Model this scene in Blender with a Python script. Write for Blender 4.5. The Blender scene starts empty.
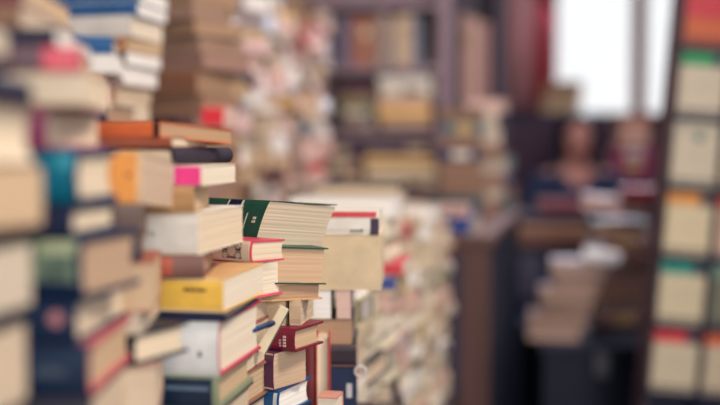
import bpy, bmesh, math, random
from mathutils import Vector, Matrix, Quaternion

S = bpy.context.scene
COL = S.collection
rnd = random.Random(11)

# ------------------------------------------------------------------ camera, world, lights, exposure
FPX, CAM_H, PITCH = 1000.0, 1.2, math.radians(3.0)
cd = bpy.data.cameras.new('camera')
cam = bpy.data.objects.new('camera', cd)
COL.objects.link(cam)
cam.location = (0, 0, CAM_H)
cam.rotation_euler = (math.radians(90) - PITCH, 0, 0)
cd.sensor_width = 36.0
cd.lens = FPX * 36.0 / 720.0
cd.clip_start = 0.05
cd.dof.use_dof = True
cd.dof.focus_distance = 1.03
cd.dof.aperture_fstop = 1.75
S.camera = cam

w = bpy.data.worlds.new('overcast_sky')
S.world = w
w.use_nodes = True
bg = w.node_tree.nodes['Background']
bg.inputs[0].default_value = (0.97, 0.98, 1.0, 1)
bg.inputs[1].default_value = 1.15


def area(name, loc, target, size, watts, col, size_y=None):
    l = bpy.data.lights.new(name, 'AREA')
    l.energy = watts
    l.color = col
    l.size = size
    if size_y:
        l.shape = 'RECTANGLE'
        l.size_y = size_y
    o = bpy.data.objects.new(name, l)
    COL.objects.link(o)
    o.location = loc
    o.rotation_euler = (Vector(target) - Vector(loc)).to_track_quat('-Z', 'Y').to_euler()
    return o


area('ceiling_lamp_light', (1.0, 0.6, 2.55), (0.0, 1.5, 1.0), 0.35, 33, (1.0, 0.86, 0.72))
area('front_fill_light', (0.9, -1.35, 1.7), (0.0, 1.5, 1.1), 1.6, 56, (1.0, 0.96, 0.93), 1.4)  # unseen fill added behind the camera to brighten the camera-facing sides
area('far_fill_light', (0.7, 3.0, 2.62), (0.6, 3.3, 0.0), 1.2, 36, (1.0, 0.88, 0.88))  # ambient fill added under the ceiling to lift the background, no fixture
area('window_daylight', (1.5, 6.0, 1.95), (1.0, 3.5, 0.9), 0.8, 26, (0.68, 0.82, 1.0))

S.view_settings.view_transform = 'Standard'
S.view_settings.look = 'None'
S.view_settings.exposure = 0.0
S.view_settings.gamma = 1.0
S.cycles.max_bounces = 10
S.cycles.diffuse_bounces = 6


# ------------------------------------------------------------------ helpers
def P(px, py, Y):
    """the point of the place that the photo shows at (px, py), at distance Y along the room"""
    x = (px - 360.0) / FPX
    y = -(py - 202.5) / FPX
    d = Vector((x, math.cos(PITCH) + y * math.sin(PITCH), -math.sin(PITCH) + y * math.cos(PITCH)))
    s = Y / d.y
    return Vector((d.x * s, Y, CAM_H + d.z * s))


def lin(c):
    out = []
    for v in c:
        v = v / 255.0
        out.append(v / 12.92 if v <= 0.04045 else ((v + 0.055) / 1.055) ** 2.4)
    return tuple(out) + (1.0,)


MATS = {}


def mat(c, rough=0.5, kind='plain', spec=0.4):
    key = (tuple(c), rough, kind, spec)
    if key in MATS:
        return MATS[key]
    m = bpy.data.materials.new('%s_%d_%d_%d' % ((kind,) + tuple(int(v) for v in c)))
    m.use_nodes = True
    nt = m.node_tree
    b = nt.nodes['Principled BSDF']
    b.inputs['Roughness'].default_value = rough
    b.inputs['Specular IOR Level'].default_value = spec
    base = lin(c)
    tc = nt.nodes.new('ShaderNodeTexCoord')
    mp = nt.nodes.new('ShaderNodeMapping')
    nz = nt.nodes.new('ShaderNodeTexNoise')
    rp = nt.nodes.new('ShaderNodeValToRGB')
    nt.links.new(tc.outputs['Object'], mp.inputs[0])
    nt.links.new(mp.outputs[0], nz.inputs['Vector'])
    nt.links.new(nz.outputs['Fac'], rp.inputs[0])
    nt.links.new(rp.outputs[0], b.inputs['Base Color'])
    dark, lite = 0.88, 1.06
    nz.inputs['Scale'].default_value = 1.0
    nz.inputs['Detail'].default_value = 3.0
    if kind == 'pages':
        mp.inputs['Scale'].default_value = (10, 10, 1300)
        dark, lite = 0.90, 1.03
        bp = nt.nodes.new('ShaderNodeBump')
        bp.inputs['Strength'].default_value = 0.12
        bp.inputs['Distance'].default_value = 0.0006
        nt.links.new(nz.outputs['Fac'], bp.inputs['Height'])
        nt.links.new(bp.outputs[0], b.inputs['Normal'])
    elif kind == 'wood':
        mp.inputs['Scale'].default_value = (30, 30, 2.5)
        dark, lite = 0.65, 1.2
    elif kind == 'planks':
        mp.inputs['Scale'].default_value = (9, 0.8, 1)
        dark, lite = 0.6, 1.25
    elif kind == 'plaster':
        mp.inputs['Scale'].default_value = (5, 5, 5)
        dark, lite = 0.85, 1.1
    elif kind == 'mottled':
        mp.inputs['Scale'].default_value = (60, 60, 25)
    else:
        mp.inputs['Scale'].default_value = (45, 45, 45)
    rp.color_ramp.elements[0].position = 0.3
    rp.color_ramp.elements[1].position = 0.7
    rp.color_ramp.elements[0].color = tuple(min(1, v * dark) for v in base[:3]) + (1,)
    rp.color_ramp.elements[1].color = tuple(min(1, v * lite) for v in base[:3]) + (1,)
    if kind == 'mottled':
        rp.color_ramp.elements[0].color = lin((28, 48, 66))
        rp.color_ramp.elements[1].color = base
    MATS[key] = m
    return m


def link(name, bm, m, parent=None, smooth=False):
    me = bpy.data.meshes.new(name)
    bmesh.ops.recalc_face_normals(bm, faces=bm.faces)
    bm.to_mesh(me)
    bm.free()
    if smooth:
        for p in me.polygons:
            p.use_smooth = True
    o = bpy.data.objects.new(name, me)
    COL.objects.link(o)
    if m:
        me.materials.append(m)
    if parent:
        o.parent = parent
    return o


def tag(o, label=None, cat=None, group=None, kind=None):
    if label:
        o['label'] = label
    if cat:
        o['category'] = cat
    if group:
        o['group'] = group
    if kind:
        o['kind'] = kind
    return o


def empty(name, label, cat, loc=(0, 0, 0), rz=0.0, group=None):
    o = bpy.data.objects.new(name, None)
    o.empty_display_size = 0.05
    COL.objects.link(o)
    o.location = loc
    o.rotation_euler = (0, 0, rz)
    return tag(o, label, cat, group)


def box(bm, x0, x1, y0, y1, z0, z1, bevel=0.0):
    r = bmesh.ops.create_cube(bm, size=1.0)
    for v in r['verts']:
        v.co = Vector((x0 + (v.co.x + .5) * (x1 - x0), y0 + (v.co.y + .5) * (y1 - y0), z0 + (v.co.z + .5) * (z1 - z0)))
    if bevel:
        es = list({e for v in r['verts'] for e in v.link_edges})
        bmesh.ops.bevel(bm, geom=es, offset=bevel, segments=2, affect='EDGES')
    return bm


def boxo(name, dims, m, parent=None, bevel=0.0):
    return link(name, box(bmesh.new(), *dims, bevel=bevel), m, parent)


def tube(bm, p0, p1, r0, r1=None, n=12):
    p0, p1 = Vector(p0), Vector(p1)
    r1 = r0 if r1 is None else r1
    q = Vector((0, 0, 1)).rotation_difference((p1 - p0).normalized())
    M = Matrix.Translation((p0 + p1) / 2) @ q.to_matrix().to_4x4()
    bmesh.ops.create_cone(bm, cap_ends=True, segments=n, radius1=r0, radius2=r1, depth=(p1 - p0).length, matrix=M)
    return bm


def ball(bm, c, rx, ry=None, rz=None, n=16):
    M = Matrix.Translation(c) @ Matrix.Diagonal((rx, ry or rx, rz or rx, 1))
    bmesh.ops.create_uvsphere(bm, u_segments=n, v_segments=n // 2 + 2, radius=1.0, matrix=M)
    return bm


# ------------------------------------------------------------------ books
def spine_x(W, T, bulge, z):
    k = max(-1.0, min(1.0, 2 * z / T - 1))
    return -W / 2 + bulge - bulge * math.sqrt(max(0.0, 1 - k * k * 0.92))


def cover_bm(W, H, T, t, bulge, lift=0.0):
    n = 10 if bulge > 0 else 4
    out, inn = [(W / 2, T)], [(W / 2, T - t)]
    for i in range(n + 1):
        z = T - T * i / n
        x = spine_x(W, T, bulge, z) if bulge > 0 else -W / 2 + (0.0012 if i in (0, n) else 0)
        out.append((x, z))
        zi = min(T - t, max(t, z))
        inn.append((x + t, zi))
    out.append((W / 2, 0))
    inn.append((W / 2, t))
    bm = bmesh.new()
    rows = []
    m = 6
    for j in range(m + 1):
        y = -H / 2 + H * j / m
        e = abs(2 * j / m - 1) ** 3 * lift
        def up(p, i):
            # a worn paperback's covers lift a little at the loose corners
            f = max(0.0, p[0] / (W / 2))
            return p[1] + (e * f if p[1] > T / 2 else 0)
        rows.append(([bm.verts.new((p[0], y, up(p, i))) for i, p in enumerate(out)],
                     [bm.verts.new((p[0], y, up(p, i))) for i, p in enumerate(inn)]))
    k = len(out)
    for a, b in zip(rows, rows[1:]):
        for i in range(k - 1):
            bm.faces.new((a[0][i], a[0][i + 1], b[0][i + 1], b[0][i]))
            bm.faces.new((a[1][i + 1], a[1][i], b[1][i], b[1][i + 1]))
        bm.faces.new((a[0][0], b[0][0], b[1][0], a[1][0]))
        bm.faces.new((a[0][-1], a[1][-1], b[1][-1], b[0][-1]))
    for r in (rows[0], rows[-1]):
        for i in range(k - 1):
            bm.faces.new((r[0][i], r[1][i], r[1][i + 1], r[0][i + 1]))
    return bm


def pages_bm(W, H, T, t, over, bulge, detail):
    z0, z1 = t * 1.02, T - t * 1.02
    n = max(2, min(40, int((z1 - z0) / 0.0016))) if detail else 2
    bm = bmesh.new()
    prev = None
    hollow = bulge * 0.6
    for i in range(n + 1):
        z = z0 + (z1 - z0) * i / n
        k = 2 * (z - z0) / (z1 - z0) - 1
        j = [rnd.uniform(0, 0.0003) if detail else 0 for _ in range(3)]
        if i in (0, n):
            j = [0.0004] * 3
        xf = W / 2 - over - j[0] - hollow * (1 - k * k)
        xs = max(spine_x(W, T, bulge, z), -W / 2) + t * 1.1
        ya, yb = -H / 2 + over + j[1], H / 2 - over - j[2]
        ring = [bm.verts.new(p) for p in ((xs, ya, z), (xf, ya, z), (xf, yb, z), (xs, yb, z))]
        if prev:
            for q in range(4):
                bm.faces.new((prev[q], prev[(q + 1) % 4], ring[(q + 1) % 4], ring[q]))
        else:
            bm.faces.new(ring[::-1])
        prev = ring
    bm.faces.new(prev)
    return bm


def panel_bm(W, H, T, bulge, s0, s1, z0, z1, off=0.0006):
    """a strip that follows the spine, s measured from the tail end"""
    bm = bmesh.new()
    n = 8
    a = []
    for i in range(n + 1):
        z = T * (z0 + (z1 - z0) * i / n)
        x = (spine_x(W, T, bulge, z) if bulge > 0 else -W / 2) - off
        y0, y1 = -H / 2 + s0, -H / 2 + s1
        a.append([bm.verts.new(p) for p in ((x, y0, z), (x, y1, z), (x + off * .9, y1, z), (x + off * .9, y0, z))])
    for p, q in zip(a, a[1:]):
        for k in range(4):
            bm.faces.new((p[k], p[(k + 1) % 4], q[(k + 1) % 4], q[k]))
    bm.faces.new(a[0])
    bm.faces.new(a[-1])
    return bm


def marks_bm(W, H, T, bulge, s0, s1, z0, z1, n, upright=False):
    """a short run of worn, unreadable printed characters on the spine"""
    bm = bmesh.new()
    r = random.Random(int(s0 * 1e5) + n)
    for i in range(n):
        f0, f1 = (i + 0.12) / n, (i + 0.80) / n
        if upright:
            a, b = s0, s1 - (s1 - s0) * r.uniform(0, .25)
            c, d = T * (z0 + (z1 - z0) * f0), T * (z0 + (z1 - z0) * f1)
        else:
            a, b = s1 - (s1 - s0) * f1, s1 - (s1 - s0) * f0
            c, d = T * z0, T * (z1 - (z1 - z0) * r.uniform(0, .35))
        x = (spine_x(W, T, bulge, (c + d) / 2) if bulge > 0 else -W / 2) - 0.0009
        box(bm, x, x + 0.0008, -H / 2 + a, -H / 2 + b, c, d)
        if r.random() < .6:   # bowl of a letter
            box(bm, x - .0001, x + 0.0008, -H / 2 + a + (b - a) * .3, -H / 2 + a + (b - a) * .7, c + (d - c) * .3, c + (d - c) * .65)
    return bm


PAGE = {'cream': (218, 200, 174), 'light': (228, 215, 194), 'tan': (200, 172, 140), 'brown': (174, 142, 116),
        'grey': (200, 186, 166), 'white': (238, 234, 228), 'beige': (204, 184, 160), 'pink': (216, 184, 172),
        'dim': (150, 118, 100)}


def book(label, W, H, T, cover, page='cream', hard=False, bulge=None, over=None, group=None, detail=True, decor=(), lift=0.0, rough=0.45, name=None, t=None, ckind='plain', cock=0.0, pkind='pages'):
    root = empty(name or ('hardback_book' if hard else 'paperback_book'), label, 'book', group=group)
    t = t or (min(0.0022, T * .16) if hard else min(0.0008, T * .1))
    over = (0.003 if hard else 0.0006) if over is None else over
    bulge = (min(0.010, T * .22) if hard else 0.0) if bulge is None else bulge
    link('cover', cover_bm(W, H, T, t, bulge, lift), mat(cover, rough, ckind), root, smooth=False)
    link('page_block', pages_bm(W, H, T, t, over, bulge, detail and pkind == 'pages'), mat(PAGE[page] if isinstance(page, str) else page, 0.85, pkind, 0.15), root)
    for d in decor:
        k = d[0]
        if k == 'topboard':
            boxo('top_board', (-W / 2 + .003, W / 2, -H / 2, H / 2, T, T + .0002), mat(d[1], .55), root)
        if k == 'panel':
            o = link(d[7] if len(d) > 7 else 'spine_panel', panel_bm(W, H, T, bulge, d[1], d[2], d[3], d[4]), mat(d[5], 0.45, d[6] if len(d) > 6 and d[6] else 'plain'), root)
        elif k == 'marks':
            link('spine_lettering', marks_bm(W, H, T, bulge, d[1], d[2], d[3], d[4], d[5], len(d) > 7 and d[7]), mat(d[6], 0.5), root)
        elif k == 'dot':
            bm = bmesh.new()
            x = -W / 2 - .0003
            M = Matrix.Translation((x, -H / 2 + d[1], T * d[2])) @ Matrix.Rotation(math.pi / 2, 4, 'Y')
            bmesh.ops.create_cone(bm, cap_ends=True, segments=20, radius1=d[3], radius2=d[3], depth=.0008, matrix=M)
            link('spine_emblem', bm, mat(d[4], .5), root)
        elif k == 'frontband':
            boxo('cover_band', (-W / 2, W / 2, H / 2 - d[1], H / 2 - d[2], T, T + .0005), mat(d[3], .45), root)
    if cock:   # a cocked text block: the whole book leans over, as worn thick books do
        for ch in root.children:
            for v_ in ch.data.vertices:
                v_.co.y += (T - v_.co.z) / T * cock
    return root


def frame(psi):
    p = math.radians(psi)
    return Vector((math.sin(p), math.cos(p), 0)), Vector((-math.cos(p), math.sin(p), 0))


ROT = {'S': 90, 'F': 270, 'R': 180, 'Q': 0}


def put(root, corner, psi, A, B, orient, tilt=0.0, roll=0.0):
    """corner = where the two visible faces meet; the right face runs A along u, the front face B along v"""
    u, v = frame(psi)
    c = Vector(corner) + u * (A / 2) + v * (B / 2)
    if tilt:
        c.z -= A / 2 * math.sin(math.radians(tilt))   # turns about its near edge
    M = Matrix.Rotation(math.radians(ROT[orient] - psi), 4, 'Z')
    if tilt:
        M = Matrix.Rotation(math.radians(tilt), 4, v) @ M
    if roll:
        M = Matrix.Rotation(math.radians(roll), 4, u) @ M
    root.matrix_world = Matrix.Translation(c) @ M
    root.location = c
    root.rotation_euler = M.to_euler()


def solve_psi(c, Y, A, far):
    X = (c - 360.0) / FPX * Y
    lo, hi = -35.0, 88.0
    for _ in range(40):
        m = (lo + hi) / 2
        u, _v = frame(m)
        if 360 + FPX * (X + A * u.x) / (Y + A * u.y) < far:
            lo = m
        else:
            hi = m
    return (lo + hi) / 2


def stack(where, Y, top, books, floor_z, group):
    """books lie on one another, listed from the top; bot is the photo height of each one's lower edge"""
    z = None
    last = None
    for b in books:
        yy = b.get('Y', Y)
        A, B, o = b.get('A', .115), b.get('B', .18), b.get('o', 'S')
        psi = b['psi'] if 'psi' in b else solve_psi(b['c'], yy, A, b['far'])
        u, v = frame(psi)
        c = P(b['c'], 150, yy)
        ref = yy + (A * u.y if b.get('ref') == 'far' else 0)
        if z is None:
            z = P(b['c'], top, ref).z
        zb = P(b['c'], b['bot'], ref).z
        T = max(.004, z - zb) - .0003
        W, H = (A, B) if o in 'SF' else (B, A)
        r = book(b['label'], W, H, T, b['col'], b.get('page', 'cream'), b.get('hard', False), b.get('bulge'), b.get('over'), group,
                 True, b.get('decor', ()), b.get('lift', 0.0), b.get('rough', .45), b.get('name'), b.get('t'), b.get('ck', 'plain'), b.get('cock', 0.0), b.get('pk', 'pages'))
        put(r, (c.x, c.y, zb), psi, A, B, o, b.get('tilt', 0), b.get('roll', 0))
        if not b.get('aside'):
            z = zb
        last = (c, psi, A, B, o)
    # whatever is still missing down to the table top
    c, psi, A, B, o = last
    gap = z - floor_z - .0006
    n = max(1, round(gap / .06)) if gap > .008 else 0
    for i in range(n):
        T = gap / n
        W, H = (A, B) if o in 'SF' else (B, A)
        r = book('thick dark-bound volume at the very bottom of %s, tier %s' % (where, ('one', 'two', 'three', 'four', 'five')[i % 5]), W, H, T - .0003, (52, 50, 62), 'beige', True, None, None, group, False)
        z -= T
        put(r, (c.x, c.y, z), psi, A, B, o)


ORD = ['topmost', 'second', 'third', 'fourth', 'fifth', 'sixth', 'seventh', 'eighth', 'ninth', 'tenth', 'eleventh', 'twelfth', 'thirteenth',
       'fourteenth', 'fifteenth', 'sixteenth', 'seventeenth', 'eighteenth', 'nineteenth', 'twentieth', 'twenty-first', 'twenty-second',
       'twenty-third', 'twenty-fourth', 'twenty-fifth', 'twenty-sixth', 'twenty-seventh', 'twenty-eighth']


def pile(where, corner, psi, z0, z1, palette, tmin, tmax, group, orients='Q', A=(.10, .125), B=(.15, .18), jit=.008, yaw=4, hard=.3, step=(0, 0), tall=None):
    """a stack of ordinary books from z0 up to z1; palette rows are (word, cover colour, page)"""
    ts = []
    z0 += .0006
    z = z0
    while z < z1 - tmin * .5:
        T = rnd.uniform(tmin, tmax)
        ts.append((z, T))
        z += T
    n = len(ts)
    for i, (z, T) in enumerate(ts):
        wd, cc, pg = palette[rnd.randrange(len(palette))]
        o = orients[rnd.randrange(len(orients))]
        a, b = rnd.uniform(*A), rnd.uniform(*B)
        hb = rnd.random() < hard
        k = n - 1 - i
        pos = 'on top of' if k == 0 else ('at the bottom of' if i == 0 else ORD[k] + ' from the top of')
        show = {'S': '', 'R': '', 'F': ', page edges outward', 'Q': ', page edges outward'}[o]
        lab = '%s %s%s, %s the %s' % (wd, 'hardback' if hb else 'paperback', show if len(where.split()) < 5 else '', pos, where)
        W, H = (a, b) if o in 'SF' else (b, a)
        deco = ()
        if o in 'SR' and rnd.random() < .6:
            deco = (('panel', H * .25, H * .7, .15, .85, rnd.choice([(225, 215, 200), (60, 50, 60), (190, 160, 110), (200, 190, 190)])),)
        r = book(lab, W, H, T - .0003, cc, pg, hb, None, None, group, False, deco, rough=.3)
        put(r, (corner[0] + rnd.uniform(-jit, jit) + step[0] * i, corner[1] + rnd.uniform(-jit, jit) + step[1] * i, z), psi + rnd.uniform(-yaw, yaw), a, b, o)


def upright_row(where, x0, x1, y, z, rows, depth, group, palette, hmin, hmax):
    """books standing in a row on a shelf, spines towards -Y"""
    x = x0
    z += .0008
    i = 0
    while True:
        T = rnd.uniform(*rows)
        if x + T > x1:
            break
        wd, cc, pg = palette[i % len(palette)]
        H = rnd.uniform(hmin, hmax)
        r = book('%s book standing %s from the left %s' % (wd, 'first' if i == 0 else ORD[i], where), depth, H, T - .0008, cc, pg, rnd.random() < .5, None, None, group, False,
                 (('panel', H * .6, H * .8, .1, .9, rnd.choice([(210, 190, 150), (50, 45, 60), (150, 120, 90)])),) if rnd.random() < .5 else ())
        # local x (spine at -x) -> +Y, local y (height) -> +Z, local z (thickness) -> +X
        M = Matrix(((0, 0, 1), (1, 0, 0), (0, 1, 0))).to_4x4()
        r.location = (x, y + depth / 2, z + H / 2)
        r.rotation_euler = M.to_euler()
        x += T
        i += 1


# ------------------------------------------------------------------ the room
def struct(name, dims, m):
    return tag(boxo(name, dims, m), kind='structure')


plum = mat((74, 44, 68), .8, 'plaster')
struct('floor', (-1.6, 2.5, -1.7, 6.35, -.06, 0), mat((40, 52, 78), .6, 'planks'))
struct('ceiling', (-1.6, 2.5, -1.7, 6.35, 2.75, 2.83), mat((196, 202, 222), .9, 'plaster'))
struct('wall_left', (-1.68, -1.6, -1.7, 6.35, 0, 2.75), mat((128, 104, 96), .9, 'plaster'))
struct('wall_right', (2.5, 2.58, -1.7, 6.35, 0, 2.75), mat((110, 92, 92), .9, 'plaster'))
struct('wall_front', (-1.6, 2.5, -1.78, -1.7, 0, 2.75), mat((176, 184, 206), .9, 'plaster'))
# back wall with one opening for the window
WY = 6.2
wx0, wx1 = P(553, 0, WY).x, P(702, 0, WY).x
wz0, wz1 = P(600, 115, WY).z, 2.45
bm = bmesh.new()
xs, zs = (-1.6, wx0, wx1, 2.5), (0, wz0, wz1, 2.75)
g = {}
for yi, y in enumerate((WY, WY + .15)):
    for i, x in enumerate(xs):
        for j, z in enumerate(zs):
            g[yi, i, j] = bm.verts.new((x, y, z))
for i in range(3):
    for j in range(3):
        if (i, j) != (1, 1):
            for yi in (0, 1):
                bm.faces.new([g[yi, i, j], g[yi, i + 1, j], g[yi, i + 1, j + 1], g[yi, i, j + 1]])
for a, b in (((1, 1), (2, 1)), ((2, 1), (2, 2)), ((2, 2), (1, 2)), ((1, 2), (1, 1))):
    bm.faces.new([g[0, a[0], a[1]], g[0, b[0], b[1]], g[1, b[0], b[1]], g[1, a[0], a[1]]])
tag(link('wall_back', bm, plum), kind='structure')

win = empty('window_1', None, None, ((wx0 + wx1) / 2, WY + .05, wz0))
win['kind'] = 'structure'
fr = mat((128, 52, 56), .5, 'wood')
wcx = win.location.x


def wpart(name, x0, x1, z0, z1, y0=-.03, y1=.03, m=fr):
    return boxo(name, (x0 - wcx, x1 - wcx, y0, y1, z0 - wz0, z1 - wz0), m, win)


wpart('window_frame', wx0, wx0 + .03, wz0, wz1)
wpart('window_frame', wx1 - .03, wx1, wz0, wz1)
wpart('window_frame', wx0, wx1, wz1 - .03, wz1)
wpart('window_sill', wx0 - .02, wx1 + .02, wz0 - .02, wz0 + .012, -.10, .05)
mx = P(641, 60, WY).x
wpart('mullion', mx - .038, mx + .038, wz0, wz1)
gm = bpy.data.materials.new('window_glass')
gm.use_nodes = True
nt = gm.node_tree
nt.nodes.clear()
o_ = nt.nodes.new('ShaderNodeOutputMaterial')
mixn = nt.nodes.new('ShaderNodeMixShader')
tr = nt.nodes.new('ShaderNodeBsdfTransparent')
gl = nt.nodes.new('ShaderNodeBsdfGlossy')
gl.inputs['Roughness'].default_value = .05
mixn.inputs[0].default_value = .06
nt.links.new(tr.outputs[0], mixn.inputs[1])
nt.links.new(gl.outputs[0], mixn.inputs[2])
nt.links.new(mixn.outputs[0], o_.inputs[0])
wpart('pane', wx0 + .02, mx - .02, wz0, wz1, -.002, .002, gm)
wpart('pane', mx + .02, wx1 - .02, wz0, wz1, -.002, .002, gm)

# ------------------------------------------------------------------ tables that carry the near row (parallel to the aisle)
ROW = 12.4
RU, RV = frame(ROW)


def table(label, corner, L, D, h, col, name='book_table', panel=False):
    """corner = aisle-side front corner on the floor; L runs along the aisle, D away from it"""
    t = empty(name, label, 'table', (corner[0], corner[1], 0), math.radians(90 - ROW))
    m = mat(col, .55, 'wood')
    boxo('tabletop', (0, L, 0, D, h - .03, h), m, t, .003)
    for x in (.03, L - .03):
        for y in (.03, D - .03):
            boxo('leg', (x - .022, x + .022, y - .022, y + .022, 0, h - .03), m, t)
    boxo('apron', (.05, L - .05, .02, .04, h - .10, h - .03), m, t)
    boxo('apron', (.05, L - .05, D - .04, D - .02, h - .10, h - .03), m, t)
    return t


def rowpt(s, off=0.0):
    """a point s metres along the row's aisle-side edge, off metres away from the aisle"""
    p = Vector((-.18, .5, 0)) + RU * s + RV * off
    return p


CT = .875
c0 = rowpt(-.13, -.065)
table('dark wooden table carrying the nearest stacks of books on the left', c0, .93, .55, CT, (70, 48, 40))
c1 = rowpt(.87, .005)
table('dark wooden table under the near half of the pale pile', c1, .335, .26, .79, (66, 46, 40))
c2 = rowpt(1.215, .005)
table('low dark wooden bench under the far half of the pale pile', c2, .90, .26, .55, (66, 46, 40))

# ------------------------------------------------------------------ near stacks
NAVY = (26, 38, 62)
G = 'books stacked along the left side of the aisle'

# nearest stack, cut by the left edge
stack('the nearest stack', .45, 30, [
    dict(c=-95, far=11, bot=58, ref='far', o='Q', col=(120, 104, 92), page='grey', label='small grey-edged paperback at the left edge, topmost of the nearest stack'),
    dict(c=-95, far=12, bot=75, ref='far', o='R', col=(58, 44, 56), label='dim mauve-spined book just under the small grey-edged paperback'),
    dict(c=-95, far=33, bot=98, ref='far', o='R', col=NAVY, tilt=2, hard=True, label='navy book with pale patch at its end above the big cream block',
         decor=(('panel', .102, .115, .25, .8, (170, 165, 140), None, 'spine_patch'),)),
    dict(c=-95, far=41, bot=161, ref='far', o='Q', col=(92, 60, 64), page='cream', tilt=2, hard=True, label='thick cream page block at the left edge with a dark board below'),
    dict(c=-95, far=43, bot=222, ref='far', o='Q', col=(96, 66, 52), page='tan', tilt=1, label='thick tan page block at the left edge beside the teal spine'),
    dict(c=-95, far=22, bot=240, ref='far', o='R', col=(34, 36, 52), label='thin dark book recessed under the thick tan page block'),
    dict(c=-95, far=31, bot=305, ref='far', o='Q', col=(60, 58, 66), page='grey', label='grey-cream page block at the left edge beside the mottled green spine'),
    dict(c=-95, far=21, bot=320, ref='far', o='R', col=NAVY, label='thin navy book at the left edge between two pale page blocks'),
    dict(c=-95, far=24, bot=399, ref='far', o='Q', col=(60, 62, 76), page='beige', label='tall beige page block in the bottom left corner'),
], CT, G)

# second stack
stack('the second stack', .60, -22, [
    dict(c=25, far=72, bot=4, col=(122, 54, 66), page='tan', label='maroon book cut off by the top edge, above the brown-spined book', A=.13),
    dict(c=23, far=75, bot=27, col=(140, 106, 84), page='beige', label='brown-spined paperback with wide pale page edge near the top left', A=.13),
    dict(c=58, far=93, bot=46, col=(28, 32, 56), page='white', label='navy-spined book with bright white page ends near the top left'),
    dict(c=84, far=93, bot=72, col=(92, 66, 76), page='tan', label='mauve book with a bright pink-red block on its spine', A=.12,
         decor=(('panel', 0.001, .023, .04, .96, (205, 62, 84), None, 'red_spine_block'), ('marks', .004, .019, .4, .6, 5, (226, 140, 140)))),
    dict(c=86, far=110, bot=105, o='F', col=(214, 182, 150), page='cream', label='cream paperback, fore-edge outward, below the pink-red spine block', A=.10),
    dict(c=45, far=104, bot=149, col=(146, 58, 100), page=(214, 190, 166), hard=True, label='magenta-bound hardback with pale pages directly above the teal book', bulge=.003),
    dict(c=75, far=117, bot=206, col=(30, 42, 78), page='cream', hard=True, label='thick hardback with a bright teal spine', A=.075, bulge=.012, t=.004,
         decor=(('panel', .0015, .06, .03, .97, (8, 108, 132), None, 'teal_spine'), ('panel', .002, .012, .66, .9, (60, 150, 165), None, 'spine_patch'))),
    dict(c=70, far=117, bot=238, col=(36, 42, 70), page='cream', hard=True, label='dark-covered hardback with cream pages right under the teal book', A=.075, t=.003),
    dict(c=78, far=139, bot=302, col=(24, 44, 76), page=(182, 152, 126), hard=True, label='thick hardback with a mottled green and navy spine', A=.085, t=.003,
         decor=(('panel', .003, .06, .30, .96, (150, 172, 138), 'mottled', 'mottled_spine_print'), ('panel', .004, .028, .74, .94, (186, 192, 152), None, 'spine_patch'))),
    dict(c=73, far=131, bot=346, col=(24, 42, 70), page='cream', hard=True, label='navy book with a small pink emblem on its spine', A=.13,
         decor=(('dot', .012, .62, .0045, (186, 122, 124)),)),
    dict(c=86, far=130, bot=398, col=(196, 96, 106), page='tan', hard=True, label='pink-covered hardback with dark navy spine and faint grey lettering', A=.12, t=.003,
         decor=(('panel', 0.0, .17, .0, 1.0, (22, 42, 68), None, 'navy_spine'), ('marks', .014, .034, .42, .62, 6, (82, 92, 104)))),
], CT, G)

# third stack
stack('the third stack', .715, 151, [
    dict(c=140, far=173, bot=203, col=(222, 192, 150), page=(196, 172, 150), tilt=5, label='thick paperback with an orange spine, topmost of its stack', A=.10,
         decor=(('panel', .003, .06, .01, .99, (240, 160, 82), None, 'orange_spine'), ('marks', .006, .011, .5, .62, 2, (150, 96, 60)))),
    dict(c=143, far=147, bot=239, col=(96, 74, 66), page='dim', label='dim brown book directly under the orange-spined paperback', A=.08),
    dict(c=139, far=143, bot=262, col=(26, 34, 54), page='dim', label='navy filler book, coloured as the dark shade in the gap beside the white-spined paperback', A=.08),  # dark filler put in for the shade of an open gap
    dict(c=153, far=160, bot=312, o='F', col=(168, 92, 72), page='tan', label='tan page block left of the yellow book', A=.09),
    dict(c=140, far=158, bot=335, o='F', col=(150, 136, 122), page='grey', label='grey-cream paperback below the tan page block', A=.10),
    dict(c=131, far=187, bot=367, col=(28, 34, 52), page='cream', hard=True, label='cream-paged hardback with a dark spine end, left of the big white spine', A=.065, t=.002),
    dict(c=155, far=161, bot=420, o='F', col=(176, 140, 128), page='beige', label='beige page block at the bottom below the dark-spined hardback', A=.10),
], CT, G)

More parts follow.
